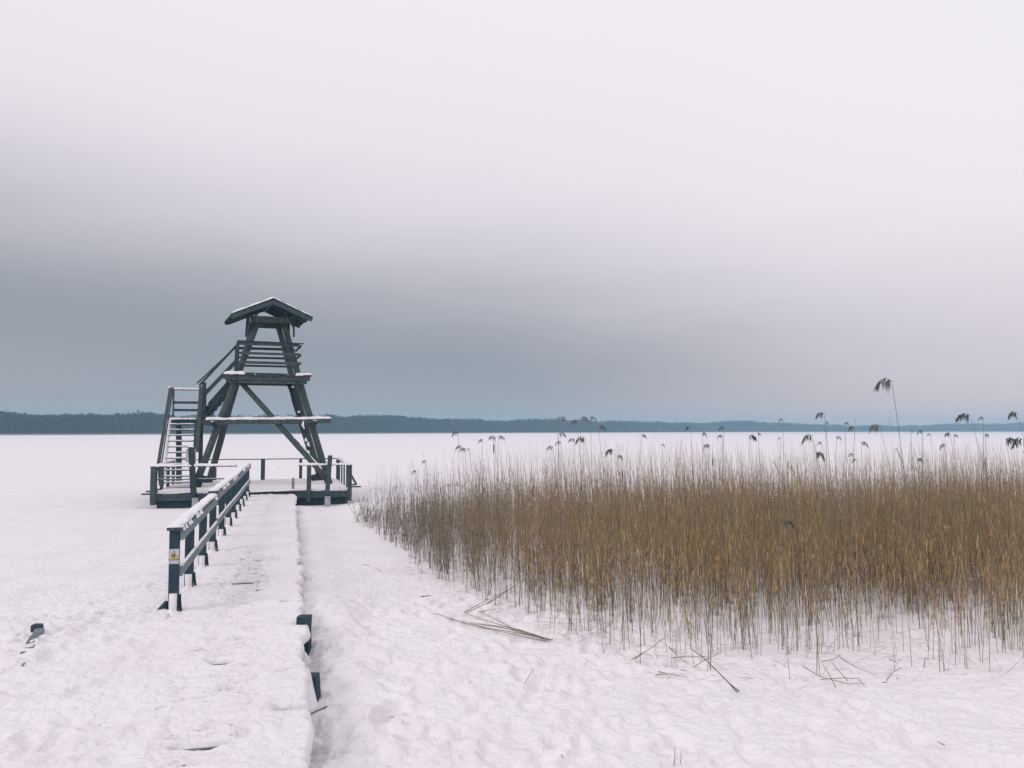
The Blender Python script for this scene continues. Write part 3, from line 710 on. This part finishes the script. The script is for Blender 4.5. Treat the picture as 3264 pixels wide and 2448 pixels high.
# ------------------------------------------------------------------ things at the edges of the walkway
def stub(px, py0, py1, D, wd, label, snow=.0, tilt=0):
    b = W(px, py1, D); t = W(px, py0, D); root = empty('piling', (b.x, D, 0)); tag(root, label, 'piling')
    o = MB().beam((b.x, D, -.1), (t.x+tilt, D, t.z), wd, .14, up=(0,1,0), n=3, jit=.006).build('timber', M['postwood'], root)
    if snow: MB().mound((t.x, D, t.z-.015), wd*.72, .14, snow, seg=14).build('snow', M['capsnow'], o, True)
    return root
p1_ = stub(970, 1962, 2034, 9.15, .135, 'dark square piling end sticking up bare beside the right edge of the boardwalk')
p2 = stub(990, 2150, 2225, 7.55, .14, 'piling under a thick rounded snow cap, nearest one at the right boardwalk edge')
MB().mound((W(976, 2200, 7.45).x, 7.42, 0), .125, .30, .33, seg=20, rings=8, low=-.05).build('snow', M['capsnow'], p2, True)
MB().mound((W(966, 2060, 8.95).x, 8.86, -.02), .17, .20, .12, seg=18, rings=7).build('snow', M['capsnow'], p1_, True)
def plank(p0, p1, w_, h_, label, snow=True):
    p0, p1 = Vector(p0), Vector(p1); root = empty('plank', (p0.x, p0.y, 0)); tag(root, label, 'plank')
    o = MB().beam(p0, p1, w_, h_, n=6, jit=.006).build('timber', M['plank'], root)
    if snow:
        s = MB()
        dz_ = math.atan2(p1.y-p0.y, p1.x-p0.x)
        s.mound(p0.lerp(p1, .62)+Vector((.055, 0, -.05)), .30, .085, .115, rz=dz_, seg=28, rings=9, low=-.05)
        s.build('snow', M['capsnow'], o, True)
a = G(58, 2118, .33); b = G(128, 2018, .33)
plank((a.x, a.y, groundz(a.x, a.y)-.03), (b.x, b.y, groundz(b.x, b.y)+.012), .085, .06, 'half buried grey plank slanting out of the snow at the left')
c = G(120, 2024, .30)
root = empty('timber_block', (c.x, c.y, 0)); tag(root, 'small dark block end poking from the snow above the half buried plank', 'block')
cz = groundz(c.x, c.y)+.035
MB().beam((c.x-.07, c.y+.03, cz-.012), (c.x+.05, c.y+.045, cz-.018), .1, .07, n=1).build('timber', M['postwood'], root)
MB().mound((c.x+.08, c.y+.05, cz-.05), .15, .13, .10, low=-.03, seg=20, rings=8).build('snow', M['capsnow'], root, True)
c = G(985, 2235, .1); a = G(995, 2175, .12)
t_ = MB().beam((wright(6.7)+.05, 6.62, .17), (wright(6.7)+.17, 6.85, .17), .006, .014).build('broken_stick', M['plank'])
tag(t_, 'thin splinter of wood leaning off the boardwalk edge low in the picture', 'stick')

# ------------------------------------------------------------------ reed bed
POLY = [(-3.95,21.2),(-3.1,19.2),(-2.36,17.2),(-1.75,15.4),(-1.36,13.9),(-.67,12.5),(.14,10.6),(.65,9.55),(1.02,9.0),(1.58,8.35),(2.68,8.2),(3.96,8.5),(5.2,8.45),(9,8.7),(15,9.5),(17,27),(5,24.5),(0,23.5),(-3,23),(-4,22)]
def inpoly(x, y):
    r = np.zeros(len(x), bool); j = len(POLY)-1
    for i in range(len(POLY)):
        xi, yi = POLY[i]; xj, yj = POLY[j]
        c = ((yi > y) != (yj > y)) & (x < (xj-xi)*(y-yi)/(yj-yi+1e-12)+xi); r ^= c; j = i
    return r
def edged(x, y):                     # distance to the front boundary
    d = np.full(len(x), 99.0)
    for i in range(14):
        ax, ay = POLY[i]; bx, by = POLY[i+1]; L2 = (bx-ax)**2+(by-ay)**2
        t = np.clip(((x-ax)*(bx-ax)+(y-ay)*(by-ay))/L2, 0, 1); d = np.minimum(d, np.hypot(x-ax-t*(bx-ax), y-ay-t*(by-ay)))
    return d
def reeds():
    n = 118000; x = RNG.uniform(-4.2, 16, n); y = RNG.uniform(8, 27, n)
    x = x + .25*vnoise(x*2.2, y*2.2); k = inpoly(x, y) & (np.abs(x/y) < .80)
    x, y = x[k], y[k]; ed = edged(x, y); n = len(x)
    xr = x*.83+y*.56; yr = y*.83-x*.56; xr += .3*vnoise(x*.9, y*.9); gx = np.floor(xr/.34); gy = np.floor(yr/.34); hx_ = LAT[(gx*7+gy*13).astype(int) & 255, (gx*3-gy*5).astype(int) & 255]; hy_ = LAT[(gx*11-gy*3).astype(int) & 255, (gx*5+gy*9).astype(int) & 255]
    pull = .50*np.exp(-ed/3.0)+.08; ux = ((gx+.15+.7*hx_)*.34-xr)*pull; uy = ((gy+.15+.7*hy_)*.34-yr)*pull; x = x+ux*.83-uy*.56; y = y+ux*.56+uy*.83
    cl = fbm(x, y, 1.6, 3); leftness = sstep(-x, -1.5, 3.0)
    cl2 = fbm(x+5, y+9, .55, 2)
    prob = np.clip(.17 + .20*ed + (cl*1.4+cl2*.8)*np.exp(-ed/3.0)*(.45+.3*ed) + .60*leftness*sstep(y, 12, 15), .03, 1)
    prob *= np.interp(y, [8, 10.5, 12.5, 17, 24], [.50, .62, .90, .56, .30])
    k = RNG.random(n) < prob*.72; x, y, ed, cl, leftness = x[k], y[k], ed[k], cl[k], leftness[k]; n = len(x)
    hm = np.interp(ed, [0, .5, 2, 5], [.85, 1.08, 1.18, 1.10])*(1-.34*leftness*sstep(y, 13, 19))
    far = sstep(y, 14, 22)
    h = hm*(1+.12*RNG.normal(size=n)) + .42*fbm(x, y, .8, 3)
    tall = RNG.random(n) < .38; h = np.where(tall, h+RNG.random(n)**1.1*1.0, h); h = np.clip(h, .35, 2.3)
    short = (RNG.random(n) < .10); h = np.where(short, h*.45, h)
    lean = RNG.normal(size=(n, 2))*(.055+.07*RNG.random((n, 1))) + np.array([[-.035, 0]])
    broken = RNG.random(n) < .13*np.exp(-ed/1.0)+.012; lean[broken] += RNG.normal(size=(broken.sum(), 2))*.45; h[broken] *= .75
    K = 5; ts = np.linspace(0, 1, K); r0 = RNG.uniform(.0019, .0038, n)
    # colour: grey-olive stalks
    c1 = np.array([.135, .13, .10]); c2 = np.array([.38, .27, .14]); q = RNG.random((n, 1)); base = c1*(1-q)+c2*q
    dk = RNG.random(n) < .10; base[dk] = np.array([.055, .07, .075])
    cold = (leftness*.6)[:, None]; base = base*(1-cold)+np.array([.14,.145,.14])*cold
    V = []; C = []
    bz = -.03
    for t in ts:
        cx = x + lean[:, 0]*h*t**1.4; cy = y+lean[:, 1]*h*t**1.4; cz = bz+h*t
        r = r0*(1-.72*t)
        for a in (0.3, 2.4, 4.5):
            V.append(np.stack([cx+np.cos(a)*r, cy+np.sin(a)*r, cz], 1))
            C.append(base*(1+.15*(t-.5)))
    V = np.stack(V, 1); C = np.stack(C, 1); nv = V.shape[1]
    fl = []
    for i in range(K-1):
        for a in range(3): fl.append([i*3+a, i*3+(a+1) % 3, (i+1)*3+(a+1) % 3, (i+1)*3+a])
    fl = np.array(fl); faces = (np.arange(n)[:, None, None]*nv+fl[None]).reshape(-1, 4)
    verts = [V.reshape(-1, 3)]; cols = [C.reshape(-1, 3)]; fcs = [faces]; off = n*nv
    # dry leaves hanging round the middle of the stalks
    for rep in range(6):
        m = RNG.random(n) < (.95 if rep < 2 else .66); idx = np.where(m)[0]; k = len(idx)
        t = RNG.uniform(.36, .84, k)**1.0; hx = h[idx]
        px_ = x[idx]+lean[idx, 0]*hx*t**1.4; py_ = y[idx]+lean[idx, 1]*hx*t**1.4; pz = bz+hx*t
        ang = RNG.uniform(0, 2*np.pi, k); ln = RNG.uniform(.10, .26, k); wd = RNG.uniform(.0022, .0046, k)
        out_ = RNG.uniform(.05, .32, k); dz = RNG.choice([1.0, 1.0, -.9], k)*RNG.uniform(.7, 1, k)
        dx, dy = np.cos(ang), np.sin(ang); wx, wy = -np.sin(ang)*wd, np.cos(ang)*wd
        rows = []
        for j, q in enumerate((0, .35, .7, 1.0)):
            w_ = (.5, 1.0, .8, .08)[j]; ox = dx*ln*out_*q; oy = dy*ln*out_*q; oz = ln*(dz*q - .55*q*q*(dz > 0))
            rows.append(np.stack([px_+ox-wx*w_, py_+oy-wy*w_, pz+oz], 1)); rows.append(np.stack([px_+ox+wx*w_, py_+oy+wy*w_, pz+oz], 1))
        LV = np.stack(rows, 1); q = RNG.random((k, 1)); lc = np.array([.41, .25, .095])*(1-q)+np.array([.49, .33, .145])*q
        gr = (np.clip(leftness[idx]*.95, 0, .85))[:, None]; lc = lc*(1-gr)+np.array([.22, .20, .17])*gr
        up_ = np.clip((t-.62)/.25, 0, 1)[:, None]*.35; lc = lc*(1-up_)+np.array([.33, .30, .23])*up_
        verts.append(LV.reshape(-1, 3)); cols.append(np.repeat(lc[:, None, :], 8, 1).reshape(-1, 3))
        lf = np.array([[0, 1, 3, 2], [2, 3, 5, 4], [4, 5, 7, 6]])
        fcs.append((off+np.arange(k)[:, None, None]*8+lf[None]).reshape(-1, 4)); off += k*8
    o = npmesh('reed_bed', np.concatenate(verts), np.concatenate(fcs), M['reed'], np.concatenate(cols))
    tag(o, 'wide bed of dry golden brown reeds standing in the snow at the right', 'reeds', kind='stuff')
    print('reeds', n)
reeds()

# ------------------------------------------------------------------ single plumed reeds standing above the bed
ORD = ['zero','first','second','third','fourth','fifth','sixth','seventh','eighth','ninth','tenth','eleventh','twelfth','thirteenth','fourteenth','fifteenth','sixteenth','seventeenth','eighteenth','nineteenth','twentieth','twenty first','twenty second','twenty third','twenty fourth','twenty fifth','twenty sixth','twenty seventh','twenty eighth','twenty ninth','thirtieth','thirty first','thirty second','thirty third','thirty fourth','thirty fifth']
ORD += ['thirty '+w for w in ('sixth','seventh','eighth','ninth')]+['fortieth']+['forty '+w for w in ORD[1:10]]+['fiftieth']+['fifty '+w for w in ORD[1:10]]
A7 = lambda x, y: (1150+x*.4747, 1150+y*.4747)
A8 = lambda x, y: (2200+x*.481, 1150+y*.481)
PL = []     # px, py of the stem's bend; size in photo px; direction (-1 left, 1 right); pale
for x, y, s, d, p in [(655,480,24,-1,0),(437,672,16,-1,0),(372,740,20,-1,0),(905,512,26,-1,0),(925,510,24,1,0),(818,530,20,-1,0),(678,575,24,-1,0),(705,592,26,-1,0),
    (1318,385,28,1,1),(1478,382,30,1,1),(1540,380,26,1,1),(1453,405,26,-1,0),(1592,440,32,1,1),(1330,490,24,1,0),(1505,520,34,-1,0),(1345,545,22,-1,0),(1290,578,26,-1,0),(1695,600,32,-1,0),(1722,640,26,1,0),
    (1882,500,20,1,0),(2020,562,14,1,0),(1436,528,22,-1,0),(730,592,12,-1,0)]: PL.append((*A7(x, y), s, d, p))
for x, y, s, d, p in [(612,385,16,-1,1),(885,350,30,-1,0),(1332,135,62,-1,0),(1022,412,18,1,0),(1088,440,26,-1,0),(1255,432,40,-1,1),(893,408,14,1,0),(222,442,22,-1,0),(212,496,18,-1,0),(390,500,36,1,0),(448,482,16,1,0),(130,558,26,-1,0),
    (80,480,20,1,0),(806,498,36,-1,0),(870,540,18,-1,0),(830,612,36,1,0),(968,505,18,1,1),(1132,542,24,1,0),(1537,466,22,-1,0),(1460,467,10,1,0),(1590,486,12,-1,0),(1722,482,26,-1,0),(1745,492,16,1,0),
    (1852,362,48,-1,0),(1940,376,20,-1,0),(2165,345,36,-1,0),(1952,488,22,1,0),(2088,520,44,1,0),(2200,520,44,-1,0),(1505,650,24,1,0),(1692,556,24,-1,0),(1080,618,18,-1,0),(620,1066,40,1,0),(600,512,12,-1,0),(120,1,0,0,0),
    (2,440,22,-1,0),(1100,655,16,-1,1)]:
    if s: PL.append((*A8(x, y), s, d, p))
def plume_mesh(size, sgn, n=26):
    """one-sided nodding panicle, built at the origin, in metres"""
    m = MB(); axis_ = []; L_ = size
    kx, kz = random.uniform(.42, .62), random.uniform(.5, .85)
    for i in range(9):
        q = i/8; axis_.append(Vector((sgn*L_*kx*math.sin(q*1.45), random.uniform(-.006,.006), L_*(.20*math.sin(q*2.4)-kz*.75*q**2.2))))
    m.tube(axis_, [.0034*(1-.6*i/8) for i in range(9)], 5)
    nt_ = random.randint(4, 6)
    for k in range(n):
        tu = random.randint(0, nt_-1); q = min(.98, max(.02, (tu+.35)/nt_+random.gauss(0, .035))); i = min(7, int(q*8)); p = axis_[i].lerp(axis_[i+1], q*8-i)
        ln = size*(.52-.22*q)*random.uniform(.6, 1.15); sp = random.uniform(-.08, .42)+.25*q; dy = random.uniform(-.35, .35)
        e = p+Vector((sgn*sp*ln, dy*ln, -ln*random.uniform(.75, 1.0))); mid = p.lerp(e, .4)+Vector((sgn*ln*.13, 0, ln*.12))
        r = size*.0108*random.uniform(.7, 1.3)
        m.tube([p, p.lerp(mid, .6), mid, mid.lerp(e, .55), e], [r*.35, r*.9, r*1.2, r*.9, r*.12], 5, .25)
    return m
def plumed_reeds():
    items = sorted(PL, key=lambda t: t[0]); cnt = {}
    for (px, py, s, sg, pale) in items:
        cls = 'sky' if py < np.interp(px, PX, PT)-4 else ('forest' if py < HZ+5 else ('lake' if py < 1520 else 'bed'))
        cnt[cls] = cnt.get(cls, 0)+1; k = cnt[cls]
        D = float(np.clip(11.0+random.uniform(0, 5), 9.6, 16))
        if s > 55: D = 10.2
        if px < 1480: D = random.uniform(17.2, 20.0)
        elif px < 1750: D = random.uniform(14.5, 17)
        elif px < 2000: D = random.uniform(11.5, 15)
        if cls == 'bed': D = 9.2 if py > 1600 else random.uniform(11, 14)
        top = W(px, py, D)
        leanpx = 48*(s/62)+random.uniform(-8, 22) if s > 30 else random.uniform(-14, 24)
        bx = top.x + leanpx/F*D*1.7*(.6 if sg > 0 else 1)
        root = empty('plumed_reed', (bx, D, 0))
        look = {'sky': 'reed plume nodding against the sky', 'forest': 'reed plume against the blue forest', 'lake': 'reed plume against the white lake', 'bed': 'reed plume low in the golden bed'}[cls]
        if s > 55: label = 'tallest reed by far, its big dark plume drooping high against the sky'; cnt[cls] -= 1
        else: label = ('pale ' if pale else 'dark ') + look + ', ' + ORD[k] + ' of these from the left'
        tag(root, label, 'reed', 'plumed reeds rising above the reed bed')
        n = 9; pts = []
        for i in range(n+1):
            q = i/n; pts.append(Vector((bx+(top.x-bx)*(q**1.5), D+.02*math.sin(q*4), top.z*q)))
        th = 1.25 if s > 55 else 1.0
        MB().tube(pts, [(.0048-.0024*i/n)*th for i in range(n+1)], 5).build('stem', M['stem'], root)
        pm = plume_mesh(s*random.uniform(1.15,1.45)/F*D, sg, 60 if s > 28 else 34)
        pm.v = [v+top for v in pm.v]; pm.build('plume', M['plume_pale' if pale else 'plume'], root)
        if random.random() < .5 or s > 55:
            q = random.uniform(.62, .8); i = int(q*n); p = pts[i]; sd_ = random.choice((-1, 1)); ln = random.uniform(.15, .28)
            MB().add([p, p+Vector((sd_*ln*.30, 0, ln*.75)), p+Vector((sd_*ln*.33, 0, ln*.70)), p+Vector((sd_*ln*.55, .02, ln*.45)), p+Vector((sd_*.004, 0, -.012))], [[0,1,2,4],[1,3,2]]).build('leaf', M['straw'], root)
plumed_reeds()
# cattails
CT = [(A7(535,868), 20),(A7(647,826), 22),(A7(826,872), 24),(A7(585,835),10),(A7(1155,875),44),(A7(1482,842),38),(A7(1757,775),46),(A7(772,838),10),(A7(893,590),38),(A8(150,670),34),(A8(648,690),26)]
for i, ((px, py), s) in enumerate(sorted(CT)):
    D = random.uniform(17.5, 19.5) if px < 1560 else random.uniform(12, 15); p = W(px, py, D); h_ = s*.8/F*D
    root = empty('cattail', (p.x+.03, D, 0)); tag(root, 'cattail with a slim dark brown head in the reeds, ' + ORD[i+1] + ' cattail from the left', 'cattail', 'cattails among the reeds')
    MB().tube([(p.x+.03, D, 0), (p.x+.01, D, p.z*.6), (p.x, D, p.z+h_*.9)], [.004, .0035, .0015], 5).build('stem', M['stem'], root)
    MB().tube([(p.x, D, p.z-h_/2), (p.x, D, p.z-h_*.4), (p.x, D, p.z+h_*.4), (p.x, D, p.z+h_/2)], [.003, .0095, .0095, .003], 8).build('head', M['cattail'], root, True)
# bent tall leaves and fallen stalks
def stalks(name, lines, label, cat, mt='straw', r=.0045, z=.03):
    """lines: lists of (px,py,height) along each stalk"""
    first = G(lines[0][0][0], lines[0][0][1], 0); root = empty(name, (first.x, first.y, 0)); tag(root, label, cat)
    for ln in lines:
        pts = []
        for (px, py, hz) in ln:
            p = G(px, py, hz); p.z = max(p.z, groundz(p.x, p.y)+.012 if hz < .1 else p.z); pts.append(p)
        MB().tube(pts, [r*(1-.5*i/max(1, len(pts)-1)) for i in range(len(pts))], 5).build('stalk', M[mt], root)
C1 = lambda x, y, h=.03: (1300+x*.4521, 1700+y*.4521, h)
C2 = lambda x, y, h=.03: (2200+x*.481, 1700+y*.481, h)
stalks('fallen_reeds', [[C1(1018,752), C1(800,690,.05), C1(600,655,.06), C1(400,632,.05), C1(178,560)],
    [C1(1000,748), C1(760,700,.06), C1(560,668,.06), C1(265,602)], [C1(975,762), C1(700,702,.05), C1(380,634)], [C1(1010,750), C1(820,700,.09), C1(620,635,.1), C1(500,600,.08), C1(395,556,.05)],
    [C1(960,745), C1(740,668,.1), C1(520,556,.1)], [C1(1000,752), C1(850,715,.05), C1(640,655,.06), C1(300,610)], [C1(990,746), C1(800,684,.12), C1(600,630,.12)]],
    'fan of pale broken reed stalks lying flat on the snow in front of the bed', 'fallen reeds', r=.006)
stalks('bent_reeds', [[C1(395,556), C1(560,470,.25), C1(760,375,.45)], [C1(410,560), C1(520,510,.15), C1(640,450,.3), C1(780,350,.5)], [C1(500,555), C1(620,530,.03)], [C1(560,500,.1), C1(700,400,.4)]],
    'clump of reeds bent down to the snow in a sharp angle behind the fallen fan', 'bent reeds', r=.006)
stalks('twig', [[C1(820,1064), C1(888,955,.10), C1(862,945,.1)]], 'thin bent twig alone on the open snow below the fallen reeds', 'twig', 'straw', .0035)
stalks('reed_stalk', [[C2(310,1052), C2(255,990,.05), C2(95,830,.35), C2(0,760,.5)], [C2(325,1048), C2(255,990,.06)]], 'long dark reed leaning out of the bed with its split foot on the snow', 'reed', 'plume', .006)
stalks('dark_stick', [[C1(92,446), C1(150,440), C1(158,434)]], 'short dark stick on the snow left of the reed bed', 'stick', 'plume', .008)
stalks('broken_reeds', [[C2(870,850), C2(950,835,.1), C2(1000,800,.2)], [C2(860,968), C2(1000,958), C2(1125,962)], [C2(745,880,.2), C2(860,950,.03), C2(1045,998), C2(1140,996)], [C2(965,1022), C2(930,950,.12), C2(880,870,.3)], [C2(1045,978), C2(975,900,.15), C2(935,850,.3)], [C2(985,815,.2), C2(1100,885,.12), C2(1230,940)], [C2(1120,970), C2(1155,1008)]],
    'tangle of snapped reed stalks at the middle of the bed front', 'broken reeds', r=.0045)
stalks('snapped_reeds', [[C2(1275,988), C2(1315,985)], [C2(1300,975), C2(1350,915,.1), C2(1405,890,.1)], [C2(1370,965), C2(1385,955)], [C2(1550,890), C2(1555,830,.12), C2(1590,835,.12)], [C2(1320,835,.1), C2(1380,860,.1)]],
    'few snapped reed ends on the snow before the right part of the bed', 'broken reeds', r=.005)
stalks('crossed_reeds', [[C1(1765,975), C1(1900,1000), C1(1970,1015)], [C1(1745,1000), C1(1800,992), C1(1830,995)], [C1(1575,890), C1(1700,820,.15), C1(1840,710,.4)], [C1(1860,880), C1(1960,865), C1(2110,868)], [C1(1840,800,.15), C1(1900,860,.08), C1(1965,920)], [C1(1925,962), C1(1970,970)], [C1(1600,890), C1(1680,830,.1)], [C1(2010,945), C1(2100,890,.12), C1(2210,840,.2)]],
    'crossed broken reeds lying at the left front corner of the bed', 'broken reeds', r=.005)
stalks('upright_twig', [[(2148,2448,0), (2151,2415,.06), (2152,2378,.13)]], 'tiny twig standing in the foreground snow, taller left one of a pair', 'twig', 'plume', .003)
stalks('upright_twig', [[(2169,2438,0), (2171,2415,.05), (2171,2394,.08)]], 'tiny twig standing in the foreground snow, shorter right one of a pair', 'twig', 'plume', .003)
stalks('grass_bits', [[(1255,2290,0), (1240,2285,.0)], [(1178,1805,.0), (1150,1800,.0)], [(1215,1822,0), (1190,1812,.0)], [(1500,2180,0), (1496,2170,.02)], [(1795,2430,0), (1788,2412,.03)], [(3010,2375,0), (2985,2362,.01)]],
    'few scraps of dry grass scattered over the open foreground snow', 'grass', 'straw', .004)
# loose scatter of broken bits along the front of the bed
def litter():
    m = MB()
    for i in range(520):
        k = random.randint(3, 12); t = random.random(); ax, ay = POLY[k]; bx, by = POLY[k+1]
        x = ax+(bx-ax)*t; y = ay+(by-ay)*t
        y += random.uniform(-.35, 1.6); x += random.uniform(-.3, .3); z = groundz(x, y)+.008; a = random.uniform(0, 6.28); ln = random.uniform(.04, .20) if i % 4 else random.uniform(.2, .5)
        up = random.choice((0, 0, .05, .15, .3)); m.tube([(x, y, z), (x+math.cos(a)*ln, y+math.sin(a)*ln*.7, z+up*ln*2)], [.0016, .0010], 3)
    o = m.build('reed_litter', M['straw']); tag(o, 'loose broken straw strewn over the snow along the foot of the reed bed', 'straw', kind='stuff')
litter()
def shrub():
    c = G(1163, 1668, 0); root = empty('bare_shrub', c); tag(root, 'low leafless shrub at the far left tip of the reed bed', 'shrub')
    rnd = random.Random(3)
    for i in range(16):
        m = MB(); a = rnd.uniform(-1.2, 1.2); x0 = c.x+rnd.uniform(-.25, .35); y0 = c.y+rnd.uniform(-.2,.3); h_ = rnd.uniform(.35, .95)
        pts = [Vector((x0, y0, 0))]
        for k in range(4): pts.append(pts[-1]+Vector((a*h_*.12+rnd.uniform(-.03,.03), rnd.uniform(-.04,.04), h_/4)))
        m.tube(pts, [.006, .005, .004, .003, .002], 4)
        for k in range(5):
            p = pts[rnd.randint(1, 3)]; s_ = rnd.choice((-1,1)); m.tube([p, p+Vector((s_*.06, .02, .05)), p+Vector((s_*.09, .02, .14))], [.003,.0025,.0012], 3)
        m.build('branch', M['stem'], root)
shrub()

# ------------------------------------------------------------------ air
hz = MB().add([(-2600,-60,-3),(2600,-60,-3),(2600,1700,-3),(-2600,1700,-3),(-2600,-60,24.5),(2600,-60,24.5),(2600,1700,24.5),(-2600,1700,24.5)],
              [[3,2,1,0],[4,5,6,7],[0,1,5,4],[1,2,6,5],[2,3,7,6],[3,0,4,7]])
mh = bpy.data.materials.new('haze'); mh.use_nodes = True; t = mh.node_tree; t.nodes.clear()
o_ = t.nodes.new('ShaderNodeOutputMaterial'); pv = t.nodes.new('ShaderNodeVolumePrincipled')
pv.inputs['Color'].default_value = (.35, .56, .69, 1); pv.inputs['Density'].default_value = .00072; pv.inputs['Anisotropy'].default_value = 0.0
t.links.new(pv.outputs[0], o_.inputs['Volume'])
ho = hz.build('haze', mh); tag(ho, kind='stuff'); ho.display_type = 'WIRE'
